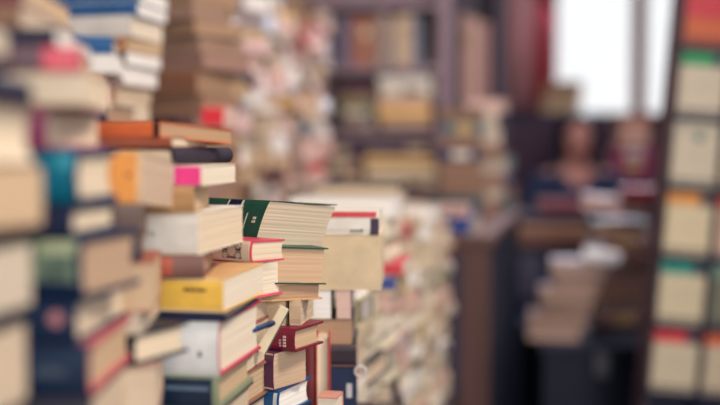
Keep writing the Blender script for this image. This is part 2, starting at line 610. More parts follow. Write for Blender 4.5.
# fourth stack, with the yellow book
stack('the stack with the yellow book', .82, 121, [
    dict(c=160, far=232, bot=137, col=(214, 110, 66), page=(178, 144, 114), tilt=2.2, label='orange-spined old book with black emblem, lying on top of its stack', A=.13, t=.0009,
         decor=(('panel', .0005, .006, .02, .98, (34, 30, 36), None, 'black_emblem'),)),
    dict(c=172, far=206, bot=147, col=(140, 76, 58), page='cream', label='thin brown-red worn book directly beneath the orange-spined book', A=.11, lift=.001),
    dict(c=174, far=233, bot=165, o='R', col=(36, 24, 42), page='cream', hard=True, rough=.85, label='aubergine book, cover darkened with painted underside shade, above the bright pink spine block', A=.17, B=.11, bulge=.006, over=.002),  # aubergine taken darker so the colour holds the underside's shade
    dict(c=201, far=236, bot=186, col=(222, 212, 194), page='light', label='pale paperback with a bright pink block on its spine', A=.11,
         decor=(('panel', .0004, .0225, .04, .96, (240, 66, 140), None, 'pink_spine_block'),)),
    dict(c=194, far=209, bot=213, col=(172, 130, 84), page='tan', label='tan-spined paperback between the pink block and the white spine', A=.10),
    dict(c=197, far=243, bot=255, col=(232, 226, 214), page='cream', label='white-spined paperback above the yellow book', A=.125,
         decor=(('marks', .036, .042, .45, .56, 3, (196, 192, 184)),)),
    dict(c=203, far=216, bot=279, col=(122, 88, 80), page='brown', hard=True, label='brown book lying between the white spine and the yellow book', A=.10,
         decor=(('panel', .026, .045, .1, .9, (176, 88, 66), None, 'spine_panel'),)),
    dict(c=222, far=263, bot=313, col=(242, 194, 84), page='light', label='yellow-spined paperback with small dark title', A=.12,
         decor=(('topboard', (206, 160, 108)), ('marks', .0145, .034, .62, .73, 9, (66, 58, 46)))),
    dict(c=224, far=258, bot=322, col=(24, 34, 66), page='beige', hard=True, label='thin navy hardback directly under the yellow book', A=.12, t=.0015, bulge=.0),
    dict(c=217, far=260, bot=378, col=(190, 52, 84), page='light', hard=True, label='large white-spined book with red cover edges under the navy hardback', A=.125, t=.0024, over=.0025, bulge=.008,
         decor=(('panel', .0006, .16, .0, 1.0, (226, 228, 226), None, 'white_spine'), ('marks', .014, .018, .36, .5, 1, (80, 84, 90)))),
    dict(c=216, far=252, bot=411, col=(136, 146, 118), page='tan', hard=True, label='green-edged hardback with dark navy spine at the bottom of its stack', A=.11, t=.004, over=.004, bulge=.004,
         decor=(('panel', .005, .16, .05, .95, (20, 38, 62), None, 'navy_spine'), ('panel', .008, .045, .6, .72, (90, 112, 134), None, 'spine_band'))),
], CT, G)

# fifth stack
stack('the stack behind the yellow book', .95, 241, [
    dict(c=250, far=284, bot=263, col=(206, 66, 92), page='cream', hard=True, tilt=2, label='small pink-edged hardback with a patterned black and cream spine', A=.052, t=.0016, over=.001, bulge=.004, B=.13,
         decor=(('panel', .002, .13, .02, .98, (222, 204, 176), None, 'cream_spine'), ('panel', .0120, .036, .15, .9, (58, 52, 58), None, 'patterned_block'),
                ('dot', .024, .52, .0052, (200, 180, 156)), ('dot', .0162, .75, .0028, (196, 176, 152)), ('dot', .0322, .75, .0028, (196, 176, 152)), ('dot', .0162, .3, .0028, (196, 176, 152)), ('dot', .0322, .3, .0028, (196, 176, 152)))),
    dict(c=226, far=290, bot=304, col=(214, 96, 110), page='light', hard=True, tilt=1.5, label='fat worn paperback with torn pink and white cover edges', A=.115, t=.0022, over=.0022, bulge=.0),
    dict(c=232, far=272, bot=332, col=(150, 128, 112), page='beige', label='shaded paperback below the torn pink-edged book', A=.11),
    dict(c=240, far=270, bot=377, col=(170, 92, 92), page='cream', label='cream page block beside the maroon book, pen lying against it', A=.10),
    dict(c=236, far=276, bot=412, col=(150, 110, 90), page='tan', hard=True, label='tan-paged hardback at the bottom, left of the blue-spined book', A=.11),
], CT, G)

# sixth stack, the sharp one
stack('the stack under the green book', 1.02, 200, [
    dict(c=264, far=334, bot=246, col=(34, 92, 72), page='cream', tilt=6.0, cock=.017, label='big worn green-spined book with thick cream pages, topmost in focus', A=.105, B=.17, t=.0008, over=.0010, lift=.0025, bulge=.004, hard=True,
         decor=(('topboard', (214, 196, 164)), ('panel', .037, .0395, .02, .98, (226, 222, 206), None, 'spine_band'), ('panel', .0397, .0585, .02, .98, (24, 30, 62), None, 'navy_spine_block'), ('panel', .0587, .061, .02, .98, (226, 222, 206), None, 'spine_band'),
                ('marks', .009, .014, .48, .64, 2, (222, 220, 190), True), ('panel', .0235, .0248, .35, .7, (214, 214, 190), None, 'spine_rule'))),
    dict(c=258, far=326, bot=284, col=(26, 74, 64), page=(198, 166, 134), tilt=4.2, label='brown-paged book with thin green covers under the big green book', A=.078, hard=True, t=.0014, bulge=.002),
    dict(c=258, far=322, bot=302, col=(200, 160, 112), page=(176, 142, 116), tilt=2.2, hard=True, label='tan-covered book with shaded brown pages, third below the green spine', A=.075, t=.002, bulge=.0),
    dict(c=284, far=298, bot=326, col=(198, 172, 140), page='cream', label='small cream booklet left of a dark gap above the maroon book', A=.07, B=.02, aside=True, Y=1.04),
    dict(c=300, far=314, bot=326, col=(198, 172, 140), page='beige', label='small beige booklet right of a dark gap above the maroon book', A=.07, B=.012, Y=1.04),
    dict(c=293, far=323, bot=353, col=(118, 28, 52), page='tan', hard=True, label='maroon hardback with small white lettering on its rounded spine', A=.06, B=.17, t=.0022, bulge=.006, over=.004,
         decor=(('marks', .0095, .0135, .2, .72, 4, (214, 190, 186), True), ('marks', .0155, .0180, .2, .55, 3, (190, 150, 156), True))),
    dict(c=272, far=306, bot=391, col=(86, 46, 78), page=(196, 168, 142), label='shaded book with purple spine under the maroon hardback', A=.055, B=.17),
    dict(c=277, far=311, bot=418, col=(24, 78, 128), page='white', label='blue-spined paperback with mottled red top at the bottom', A=.075, B=.16, hard=True, t=.002,
         decor=(('panel', 0.002, .006, .1, .9, (196, 200, 204), None, 'spine_band'),)),
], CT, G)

# seventh stack, behind the green book
stack('the stack with the big cream block', 1.18, 211, [
    dict(c=379, far=383, bot=235, col=(228, 222, 210), page='light', label='white book with red band and dark print on the cream block', A=.12, B=.17,
         decor=(('panel', .003, .058, .74, .98, (206, 72, 76), None, 'red_band'), ('marks', .018, .034, .12, .26, 4, (110, 118, 104)), ('panel', 0.0, .010, .0, .7, (60, 44, 62), None, 'dark_corner'))),
    dict(c=381, far=384, bot=290, o='F', col=(214, 192, 158), page=(214, 192, 158), label='big smooth cream page block right of the green book', A=.12, B=.17, over=.0, t=.0004, pk='plain'),
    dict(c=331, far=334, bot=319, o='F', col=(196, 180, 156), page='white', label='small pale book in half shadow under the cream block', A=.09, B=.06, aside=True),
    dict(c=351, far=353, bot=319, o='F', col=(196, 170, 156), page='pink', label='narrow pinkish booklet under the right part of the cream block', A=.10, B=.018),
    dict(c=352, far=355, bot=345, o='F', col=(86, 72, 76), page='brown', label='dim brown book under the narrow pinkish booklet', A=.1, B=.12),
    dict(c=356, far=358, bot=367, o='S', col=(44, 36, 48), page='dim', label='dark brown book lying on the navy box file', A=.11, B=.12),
], CT + .069, G)

# navy box file at the foot of that stack
t = empty('box_file', 'navy box file with pale label and metal ring beside the pale pile', 'box file', (P(357, 300, 1.18).x, 1.18, CT))
tb = .068
boxo('body', (-.10, 0, 0, .12, 0, tb), mat((22, 40, 72), .45), t, .003)
boxo('label_plate', (-.0125, -.006, -.0012, .001, .030, .047), mat((186, 188, 190), .5), t)
bm = bmesh.new()
for i in range(16):
    a0, a1 = 2 * math.pi * i / 16, 2 * math.pi * (i + 1) / 16
    tube(bm, (.0065 * math.cos(a0) + .004, -.003, .062 + .0065 * math.sin(a0)), (.0065 * math.cos(a1) + .004, -.003, .062 + .0065 * math.sin(a1)), .0016, n=8)
bmesh.ops.remove_doubles(bm, verts=bm.verts, dist=.0004)
rm = mat((196, 196, 196), .25)
link('metal_ring', bm, rm, t, True)

# upright books in the gap left of the box file
def standing(label, px0, px1, Y, top, cover, page, depth=.11, hard=True, name=None, fore=True):
    x0, x1 = P(px0, 370, Y).x, P(px1, 370, Y).x
    H = P(px0, top, Y).z - CT
    r = book(label, depth, H, x1 - x0, cover, page, hard, None, .002, 'books stacked along the left side of the aisle', True, name=name, t=.0014)
    M = Matrix(((0, 0, 1), (1, 0, 0), (0, 1, 0))).to_4x4()
    if fore:
        M = Matrix.Rotation(math.pi, 4, 'Z') @ M
        x0 = x1
    r.location = (x0, Y + depth / 2, CT + .0005 + H / 2)
    r.rotation_euler = M.to_euler()
    return r


standing('dark red book standing upright in the gap beside the maroon hardback', 304, 315, 1.14, 340, (110, 44, 46), 'brown', fore=False)
standing('cream-paged book standing upright beside the dark red one', 316, 329.5, 1.14, 338, (196, 70, 66), 'cream')
r = book('small cream book with red edge lying before the upright books', .03, .022, .062, (214, 150, 132), 'light', True, 0, .001, G, True, t=.0016)
put(r, (P(337, 390, 1.05).x, 1.05, CT + .0004), 12, .03, .022, 'F')

# thin leaflet leaning between the fifth and sixth stacks, its length along the slanting edge seen in the photo
r = book('thin cream leaflet with green edge leaning beside the maroon hardback', .010, .050, .006, (224, 208, 176), 'light', False, 0, .0006, None, True, name='leaflet', t=.0009)
boxo('green_edge', (.0052, .0062, -.025, .025, 0, .006), mat((78, 104, 84), .5), r)
p0, p1 = P(268, 349, 1.0), P(288, 312, 1.0)
e1 = (p1 - p0).normalized()
e0 = Vector((e1.z, 0, -e1.x))           # towards the lower right
e2 = e0.cross(e1)
M = Matrix((e0, e1, e2)).transposed().to_4x4()
r.location = (p0 + p1) / 2 - e0 * .0058 + Vector((0, -.004, 0))
r.rotation_euler = M.to_euler()

# blue pen lying against the page block
pa, pb = P(250, 331, .925), P(273, 323, .975)
pen = empty('pen', 'blue pen sticking out of the books behind the yellow one', 'pen', pa)
bm = bmesh.new()
tube(bm, (0, 0, 0), (pb - pa) * .8, .0028, .0028, 14)
link('barrel', bm, mat((34, 62, 104), .35), pen, True)
bm = bmesh.new()
tube(bm, (pb - pa) * .78, (pb - pa), .0033, .0027, 14)
link('cap', bm, mat((24, 44, 84), .35), pen, True)
bm = bmesh.new()
d = (pb - pa)
tube(bm, d * .5 + Vector((.0005, -.0042, 0)), d * .95 + Vector((.0005, -.0042, 0)), .0008, .0008, 8)
link('clip', bm, mat((60, 84, 120), .3), pen)

# ------------------------------------------------------------------ the pale pile further along the row
PALE = [('cream', (222, 204, 170), 'light'), ('cream', (214, 196, 164), 'cream'), ('ivory', (228, 218, 194), 'light'), ('ivory', (222, 210, 186), 'white'), ('pale pink', (218, 180, 168), 'cream'),
        ('cream', (206, 186, 150), 'cream'), ('white', (230, 226, 218), 'white'), ('beige', (196, 168, 138), 'cream'), ('red', (190, 52, 62), 'pink'), ('dark grey', (62, 62, 74), 'beige'), ('rose', (206, 130, 124), 'pink'),
        ('olive', (150, 146, 110), 'light'), ('white', (226, 220, 214), 'light')]
GP = 'pale paperbacks in the long pile beside the aisle'
CTS = ['first', 'second', 'third', 'fourth', 'fifth', 'sixth', 'seventh', 'eighth', 'ninth', 'tenth']
tops = [228, 224, 200, 214, 190, 212, 204, 222, 212]
for i in range(9):
    Y = 1.36 + i * .122
    px = 388 + i * 9.6
    c = P(px, 200, Y)
    z0 = .79 if i < 3 else .55
    c.x -= .036
    pile('%s stack of the pale pile' % CTS[i], (c.x + rnd.uniform(-.012, .012), Y), 12, z0, P(px, tops[i], Y).z, PALE, .024, .042, GP, 'QQQRR', A=(.092, .108), B=(.14, .19), jit=.007, yaw=5)
for (px, py, Y, cc, lab) in ((409, 276, 1.60, (214, 72, 84), 'bright red paperback jutting out of the pale pile'), (402, 291, 1.60, (64, 84, 150), 'blue paperback jutting out just below the bright red one')):
    p = P(px, py, Y)
    r = book(lab, .11, .10, .022, cc, 'light', False, group=None, detail=False)
    put(r, (p.x, p.y, p.z), 12, .11, .12, 'S')

# ------------------------------------------------------------------ second row of tall stacks, on a long shelf behind
SH = 1.0
sc_ = Vector((-.31, 1.62, 0))
t = empty('long_shelf', 'long dark shelf carrying the tall stacks behind the near row', 'shelf', (sc_.x, sc_.y, 0), math.radians(90 - ROW))
dm = mat((74, 52, 46), .6, 'wood')
boxo('shelf_board', (0, 1.95, 0, .6, SH - .035, SH), dm, t)
for x in (.02, .95, 1.9):
    boxo('upright_panel', (x, x + .03, .05, .55, 0, SH - .035), dm, t)
GB = 'books in the tall stacks behind the near row'
BR = [('brown', (140, 98, 78), 'brown'), ('tan', (170, 128, 100), 'brown'), ('dark brown', (84, 58, 54), (160, 126, 104)), ('grey-brown', (130, 108, 100), (164, 134, 116)), ('navy', (50, 50, 76), 'brown'), ('rust', (150, 88, 70), (168, 132, 106)), ('dim mauve', (130, 98, 100), (164, 130, 118))]
GLZ = [('white', (226, 220, 220), 'white'), ('pale pink', (222, 188, 184), 'pink'), ('grey', (150, 138, 140), 'grey'), ('red', (186, 70, 74), 'pink'), ('brown', (128, 90, 78), 'beige'), ('mauve', (160, 122, 128), 'pink'),
       ('slate', (98, 96, 112), 'grey'), ('ivory', (216, 204, 190), 'white'), ('ochre', (184, 146, 92), 'tan'), ('tan', (176, 140, 116), 'beige'), ('silver-grey', (190, 184, 188), 'white'), ('dark brown', (84, 60, 60), 'brown')]


def spec_stack(where, Y, rows, group, psi=None):
    """rows from the top: corner px, far px, bottom py, cover, page, orient, label"""
    z = None
    for (c, far, top, bot, cc, pg, o, lab, hb) in rows:
        zt, zb = P(c, top, Y).z, P(c, bot, Y).z
        A, B = (.125, .19) if where != 'c' else (.10, .042)
        ps = solve_psi(c, Y, A, far)
        q = P(c, 150, Y)
        W, H = (A, B) if o in 'SF' else (B, A)
        r = book(lab, W, H, zt - zb - .0003, cc, pg, hb, None, None, group, False, rough=.3)
        put(r, (q.x, q.y, zb), ps, A, B, o)
        z = zb
    return z


z = spec_stack('a', 1.72, [
    (141, 169, -12, 2, (40, 96, 150), 'white', 'S', 'royal blue paperback, topmost of the blue and white stack', False),
    (139, 168, 2, 15, (36, 92, 146), 'white', 'S', 'blue paperback with bright white page ends, near the top edge', False),
    (133, 164, 15, 36, (228, 220, 208), 'light', 'S', 'white-spined thick paperback under the blue paperback at the top', False),
    (128, 163, 36, 51, (186, 130, 96), 'tan', 'S', 'tan-covered paperback below the white-spined one in the blue stack', False),
    (127, 162, 51, 65, (52, 48, 66), 'white', 'S', 'dark-covered book with gleaming white pages in the blue stack', False),
    (124, 158, 65, 84, (206, 186, 186), 'white', 'S', 'pale pinkish-white book under the dark-covered one with gleaming pages', False),
    (116, 152, 84, 102, (170, 120, 104), 'beige', 'S', 'brown-pink book two below the gleaming dark-covered book', False),
    (126, 150, 102, 122, (206, 186, 150), 'cream', 'F', 'cream book just above the orange-spined old book', False)], GB)
pile('blue and white stack, low down', (P(126, 150, 1.72).x, 1.72), 12, SH, z, BR, .028, .045, GB, 'S', yaw=2, jit=.003)
z = spec_stack('b', 1.62, [
    (114, 122, 36, 54, (46, 96, 150), 'grey', 'S', 'short blue book left of the tan paperback in the back', True),
    (117, 126, 54, 73, (232, 228, 224), 'white', 'F', 'white page block under the short blue book in the back', False),
    (104, 112, 73, 104, (206, 172, 150), 'pink', 'S', 'peach book below the white page block in the back', False)], GB)
pile('short back stack, low down', (P(106, 150, 1.62).x, 1.62), 10, SH, z, BR, .028, .045, GB, 'S', yaw=2, jit=.003)
z = spec_stack('c', 1.87, [
    (224, 238, 106, 127, (226, 60, 72), 'pink', 'S', 'bright red book in the back, right of the orange-spined old book', False)], GB)
pile('low stack under the red book', (P(203, 150, 1.87).x, 1.87), 12, SH, z - .002, BR, .028, .045, GB, 'S', A=(.10, .11), B=(.13, .15), yaw=2, jit=.003)
# brown stack
pile('tall brown stack', (P(205, 0, 2.1).x, 2.02), 32, SH, 1.56, BR, .032, .052, GB, 'FFFS', A=(.12, .14), B=(.17, .2), yaw=6, jit=.014)
YS = [2.2, 2.36, 2.52, 2.68, 2.84, 3.0, 3.16, 3.32]
for i, Y in enumerate(YS):
    px = 226 + i * 15.5
    c = P(px - 16, 100, Y)
    top = [40, 15, -10, 5, -10, 22, -5, -8][i]
    pile('%s glossy stack in the back row' % CTS[i], (c.x, Y), 12 + rnd.uniform(-4, 10), SH, P(px, top, Y).z, GLZ if i > 0 else GLZ + BR, .022, .052, GB, 'QRRQS', A=(.09, .125), B=(.15, .2), jit=.016, yaw=11, hard=.35)

# ------------------------------------------------------------------ bookcase facing the aisle
def bookcase(label, x0, x1, y0, D, h, shelves, col, divs=()):
    t = empty('bookcase', label, 'bookcase', (x0, y0, 0))
    m = mat(col, .55, 'wood')
    L = x1 - x0
    boxo('side_panel', (0, .035, 0, D, 0, h), m, t)
    boxo('side_panel', (L - .06, L, 0, D, 0, h), m, t)
    boxo('back_panel', (.035, L - .06, D - .015, D, 0, h), m, t)
    boxo('top_board', (0, L, 0, D, h, h + .03), m, t)
    for z in shelves:
        boxo('shelf', (.035, L - .06, .0, D - .015, z - .028, z), m, t)
    for d in divs:
        boxo('divider', (d, d + .045, .0, D - .015, 0, h), m, t)
    return t


BY = 4.4
bx0, bx1 = P(318, 0, BY).x, P(452, 0, BY).x
zs1 = [P(400, y, BY).z for y in (66, 133, 193)] + [.55, .1]
bookcase('tall brown bookcase with upright books and lying stacks, facing the aisle', bx0, bx1, BY, .28, 2.15, [P(400, 2, BY).z] + zs1, (136, 114, 124))
GS = 'books in the tall brown bookcase'
SPL = [('indigo', (60, 52, 92), 'beige'), ('violet-grey', (86, 72, 104), 'beige'), ('russet', (150, 88, 64), 'tan'), ('rust brown', (160, 96, 72), 'tan'), ('brown', (134, 90, 76), 'tan'), ('grey-beige', (152, 134, 122), 'beige'),
       ('grey', (128, 118, 114), 'beige'), ('cream', (196, 172, 142), 'cream'), ('pale tan', (184, 156, 128), 'cream'), ('steel blue', (60, 84, 112), 'grey')]
upright_row('on the upper bookcase shelf', P(334, 0, BY).x, P(424, 0, BY).x, BY + .03, zs1[0], (.034, .043), .19, GS, SPL, .20, .235)
G2 = [('dark green', (44, 84, 78), 'tan'), ('olive', (110, 98, 66), 'tan'), ('brown', (110, 74, 66), 'brown')]
W2 = [('ivory', (216, 204, 178), 'light'), ('white', (220, 212, 198), 'white'), ('cream', (212, 190, 156), 'cream')]
Y2 = [('yellow', (220, 172, 84), 'tan'), ('ochre', (206, 156, 76), 'tan')]


def lying(where, px0, px1, z0, z1, pal, n, Y, group, D=.2):
    x0, x1 = P(px0, 150, Y).x, P(px1, 150, Y).x
    z0 += .0008
    T = (z1 - z0) / n
    for i in range(n):
        wd, cc, pg = pal[i % len(pal)]
        k = n - 1 - i
        r = book('%s book lying %s in the %s' % (wd, 'topmost' if k == 0 else ORD[k] + ' from top', where), D, x1 - x0 - rnd.uniform(0, .03), T - .0004, cc, pg, rnd.random() < .5, None, None, group, False,
                 (('panel', .05, .13, .2, .8, rnd.choice([(200, 180, 150), (90, 70, 70)])),) if rnd.random() < .5 else (), rough=.3)
        put(r, (x1 - rnd.uniform(0, .015), Y + rnd.uniform(0, .015), z0 + T * i), rnd.uniform(-2, 2), D, x1 - x0 - .02, 'S')


z = lambda y: P(400, y, BY).z
lying('green stack, middle bookcase shelf', 338, 375, z(130), z(84), [('mauve', (150, 122, 116), 'tan'), ('dark green', (40, 82, 78), 'tan'), ('olive', (118, 106, 66), 'tan'), ('maroon', (90, 50, 62), 'brown')], 4, BY + .03, GS)
lying('ivory and yellow stack, middle bookcase shelf', 376, 432, z(130), z(74), [('grey-tan', (168, 140, 120), 'tan'), ('yellow', (220, 172, 84), 'tan'), ('peach', (196, 152, 122), 'tan'), ('ivory', (216, 204, 182), 'light'), ('white', (222, 214, 200), 'white')], 5, BY + .03, GS)
lying('ochre stack, lower bookcase shelf', 362, 436, z(191), z(143), [('cream', (204, 184, 150), 'cream'), ('pale cream', (214, 194, 158), 'cream'), ('ochre', (206, 164, 92), 'tan'), ('purple', (78, 52, 84), 'brown')], 4, BY + .03, GS)
lying('dark stack, lower bookcase shelf', 336, 361, z(191), z(144), [('tan', (176, 146, 112), 'tan'), ('brown', (140, 104, 84), 'brown'), ('violet', (84, 60, 88), 'brown')], 3, BY + .03, GS)

# dark bookcase to its right with tall folios
CY = 4.75
dx0, dx1 = P(453, 0, CY).x, P(508, 0, CY).x
fz = P(470, 103, CY).z
bookcase('dark narrow bookcase holding tall pinkish folios', dx0, dx1, CY, .3, 2.3, [fz, 1.0, .5], (62, 52, 72))
upright_row('in the dark narrow bookcase', P(461, 0, CY).x, P(494, 0, CY).x, CY + .02, fz, (.045, .052), .22, 'tall folios in the dark bookcase', [('dusty pink', (176, 138, 128), 'pink'), ('pinkish tan', (186, 148, 134), 'pink'), ('mauve pink', (160, 120, 118), 'pink')], .38, .42)

# low cabinet closing the row
cx = P(490, 200, 2.62)
t = empty('low_cabinet', 'low brown wooden cabinet at the end of the pale pile', 'cabinet', (cx.x, 2.62, 0), math.radians(90 - ROW))
cm = mat((104, 74, 70), .55, 'wood')
ch = P(480, 246, 2.62).z
boxo('end_panel', (0, .025, 0, .30, 0, ch), cm, t)
boxo('front_board', (-.006, 0, .072, .29, .02, ch - .02), mat((62, 56, 74), .6, 'wood'), t)
boxo('side_panel', (.025, 1.33, 0, .02, 0, ch), mat((24, 32, 54), .6, 'wood'), t)  # aisle side: its shadow is put into the near-black navy colour
boxo('side_panel', (.025, 1.33, .28, .30, 0, ch), cm, t)
boxo('end_panel', (1.33, 1.355, 0, .30, 0, ch), cm, t)
boxo('top_board', (-.01, 1.365, -.01, .31, ch, ch + .025), cm, t)
ct = ch + .025
GC = 'books piled on the low brown cabinet'
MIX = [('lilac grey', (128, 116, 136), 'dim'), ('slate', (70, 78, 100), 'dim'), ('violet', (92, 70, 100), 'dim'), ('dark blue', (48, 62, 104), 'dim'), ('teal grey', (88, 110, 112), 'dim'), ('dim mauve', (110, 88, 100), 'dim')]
WH = [('pale', (196, 178, 170), 'grey'), ('pinkish', (176, 150, 150), 'pink'), ('grey', (150, 138, 144), 'dim'), ('pale grey', (180, 166, 166), 'grey')]


def cab(s, off):
    p = cx + RU * s + RV * off
    return (p.x, p.y)


r = book('deep blue book lying on the near end of the low cabinet', .12, .15, .045, (36, 74, 150), 'grey', False, detail=False)
put(r, cab(.05, .06) + (ct,), 20, .12, .14, 'S')
r = book('pale pink book lying on the deep blue book', .12, .14, .03, (200, 160, 150), 'pink', False, detail=False)
put(r, cab(.05, .07) + (ct + .0455,), 14, .12, .14, 'S')
r = book('pale tan book left of the deep blue book on the cabinet', .12, .10, .08, (206, 176, 150), 'cream', False, detail=False)
put(r, cab(.04, .205) + (ct,), 12, .12, .09, 'F')
pile('mixed stack on the low cabinet', cab(.55, .075), 12, ct, P(455, 112, 3.2).z, MIX, .035, .06, GC, 'SSR', B=(.13, .15), yaw=8)
pile('pale stack on the low cabinet', cab(.86, .035), 12, ct, P(485, 96, 3.5).z, WH, .035, .06, GC, 'QQR', B=(.11, .13), yaw=8, jit=.012)
pile('far stack on the low cabinet', cab(1.17, .02), 14, ct, P(500, 160, 3.9).z, MIX, .035, .06, GC, 'SQ', B=(.15, .18), yaw=8)

# ------------------------------------------------------------------ curtains and rod by the window
def curtain(label, px0, px1, Y, ztop, zbot, col, waves):
    x0, x1 = P(px0, 50, Y).x, P(px1, 50, Y).x
    bm = bmesh.new()
    n = 48
    a = []
    for i in range(n + 1):
        f = i / n
        y = .025 * math.sin(f * waves * 2 * math.pi) + .006 * math.sin(f * 37)
        a.append((bm.verts.new((x0 + (x1 - x0) * f, Y + y, zbot)), bm.verts.new((x0 + (x1 - x0) * f, Y + y * .7, ztop))))
    for p, q in zip(a, a[1:]):
        bm.faces.new((p[0], q[0], q[1], p[1]))
    o = link('curtain', bm, mat(col, .85), None, True)
    so = o.modifiers.new('thickness', 'SOLIDIFY')
    so.thickness = .004
    return tag(o, label, 'curtain')


curtain('dusty pink curtain hanging left of the red curtain', 506, 530, 6.02, 2.42, 1.45, (228, 172, 170), 4)
curtain('red curtain hanging beside the bright window', 530, 551, 6.05, 2.42, 1.3, (176, 58, 68), 3)
t = empty('curtain_rod', 'dark curtain rod above the window', 'curtain rod', (P(500, 0, 6.03).x, 6.04, 2.43))
bm = bmesh.new()
tube(bm, (0, 0, 0), (1.4, 0, 0), .012)
link('rod', bm, mat((60, 40, 40), .4), t, True)
for x in (.02, 1.38):
    boxo('bracket', (x - .01, x + .01, 0, .17, -.01, .01), mat((60, 40, 40), .4), t)

# dark cupboard under the window with books on it
kx0, kx1, ky, kz = P(505, 0, 5.6).x, P(640, 0, 5.6).x, 5.6, P(560, 113, 5.6).z
t = empty('cupboard', 'dark cupboard standing below the window behind the person', 'cupboard', (kx0, ky, 0))
km = mat((44, 40, 68), .6, 'wood')
L = kx1 - kx0
boxo('body', (0, L, 0, .38, 0, kz - .03), km, t)
boxo('top_board', (-.01, L + .01, -.01, .39, kz - .03, kz), km, t)
for i in range(3):
    d = boxo('door', (L * i / 3 + .01, L * (i + 1) / 3 - .01, -.018, 0, .06, kz - .05), mat((66, 38, 66), .55, 'wood'), t)
    bm = bmesh.new()
    ball(bm, (L * i / 3 + .05, -.028, kz * .6), .012)
    link('knob', bm, mat((120, 100, 80), .3), d, True)
pile('brown stack before the window', (P(579, 100, 5.66).x, 5.66), 20, kz, P(550, 84, 5.66).z, [('brown', (150, 108, 92), 'tan'), ('tan', (170, 130, 108), 'tan'), ('dim brown', (120, 84, 80), 'brown')], .04, .055, 'books on the dark cupboard', 'F', A=(.14, .16), B=(.20, .23), yaw=5)
# magenta and peach things right of the person
t = empty('stool', 'small wooden stool right of the seated person', 'stool', (P(634, 0, 5.2).x, 5.30, 0))
boxo('seat', (-.16, .16, -.14, .14, .98, 1.02), mat((70, 44, 48), .6, 'wood'), t)
for sx in (-1, 1):
    for sy in (-1, 1):
        bm = bmesh.new()
        tube(bm, (sx * .14, sy * .12, 0), (sx * .11, sy * .10, .98), .018)
        link('leg', bm, mat((70, 44, 48), .6, 'wood'), t, True)
px_, py_ = t.location.x, t.location.y
pile('magenta stack on the small stool', (px_ + .11, py_ - .10), 0, 1.02, 1.22, [('magenta', (150, 48, 96), 'pink'), ('plum', (120, 44, 84), 'pink')], .05, .07, 'books on the small stool', 'S', A=(.15, .16), B=(.2, .22), yaw=3, hard=1)
pile('peach stack on the small stool', (px_ + .09, py_ - .08), 0, 1.222, 1.36, [('peach', (206, 150, 132), 'tan'), ('pale peach', (214, 168, 150), 'tan')], .04, .06, 'books on the small stool', 'S', A=(.12, .14), B=(.14, .16), yaw=6, hard=0)

# ------------------------------------------------------------------ desk
DX0, DX1, DY, DZ = P(492, 0, 4.1).x, P(682, 0, 4.1).x, 4.1, P(550, 238, 4.1).z
t = empty('desk', 'dark desk with a brown top edge in front of the seated person', 'desk', (DX0, DY, 0))
L = DX1 - DX0
nv = mat((34, 48, 80), .55)
boxo('desktop', (-.02, L, -.03, .46, DZ - .035, DZ), mat((110, 78, 70), .5, 'wood'), t)
boxo('front_panel', (0, L - .02, .0, .02, .02, DZ - .035), nv, t)
boxo('side_panel', (0, .03, .02, .44, 0, DZ - .035), nv, t)
boxo('side_panel', (L - .05, L - .02, .02, .44, 0, DZ - .035), nv, t)
d = boxo('panel_board', (.03, .21, -.012, 0, DZ - .25, DZ - .06), mat((78, 78, 98), .5), t)
GD = 'books lying on the dark desk'
for (px, py0, py1, cc, pg, lab, Ln) in ((589, 237, 225, (150, 112, 88), 'tan', 'tan book lying on the desk, lowest before the person', .30), (586, 225, 213, (50, 44, 66), 'brown', 'dark blue book in the middle of the desk stack', .26), (584, 213, 200, (128, 58, 68), 'brown', 'dull red book on top of the desk stack before the person', .18)):
    q = P(px, 150, 4.16)
    r = book(lab, .15, Ln, P(px, py1, 4.16).z - P(px, py0, 4.16).z - .0004, cc, pg, True, None, None, GD, False)
    put(r, (q.x, 4.16, DZ + (P(px, py0, 4.16).z - P(px, 237, 4.16).z)), 2, .15, Ln, 'S')

# ------------------------------------------------------------------ the leaning piles on a dark chest at the right
chx0, chx1, chy = P(547, 0, 3.0).x, P(664, 0, 3.0).x, 3.0
chz = P(580, 346, 3.0).z
t = empty('chest', 'low dark chest carrying the leaning pile of old books', 'chest', (chx0, chy, 0))
boxo('body', (0, chx1 - chx0, 0, .44, 0, chz - .03), mat((15, 24, 44), .6), t, .004)
boxo('lid', (-.01, chx1 - chx0 + .01, -.01, .45, chz - .03, chz), mat((16, 25, 46), .6), t, .004)
boxo('hasp', ((chx1 - chx0) / 2 - .02, (chx1 - chx0) / 2 + .02, -.014, -.008, chz - .09, chz - .02), mat((90, 90, 96), .35), t)
OLD = [('mauve-brown', (156, 124, 118), (186, 158, 144)), ('brown', (140, 108, 100), (176, 146, 130)), ('dim mauve', (140, 112, 112), (180, 154, 144)), ('grey-brown', (134, 114, 112), (170, 144, 132))]
z0 = chz
q = P(578, 200, 3.1)
pile('leaning pile on the dark chest', (q.x, 3.06), 14, chz, P(600, 266, 3.1).z, OLD, .036, .046, 'old books in the leaning pile', 'F', A=(.15, .17), B=(.15, .18), yaw=6, jit=.006, step=(.018, .003), hard=.4)
r = book('bright white paperback lying aslant on the leaning pile', .14, .11, .030, (246, 246, 248), 'white', False, detail=False, rough=.25)
q2 = P(622, 268, 3.06)
put(r, (q2.x - .005, 3.06, P(600, 266, 3.1).z + .014), 10, .14, .11, 'S', 0, 9)
MV = [('mauve', (160, 122, 122), 'pink'), ('brown', (136, 102, 98), 'dim'), ('dusty brown', (154, 120, 114), 'brown'), ('purple-grey', (124, 100, 110), 'dim')]
q = P(649, 200, 3.32)
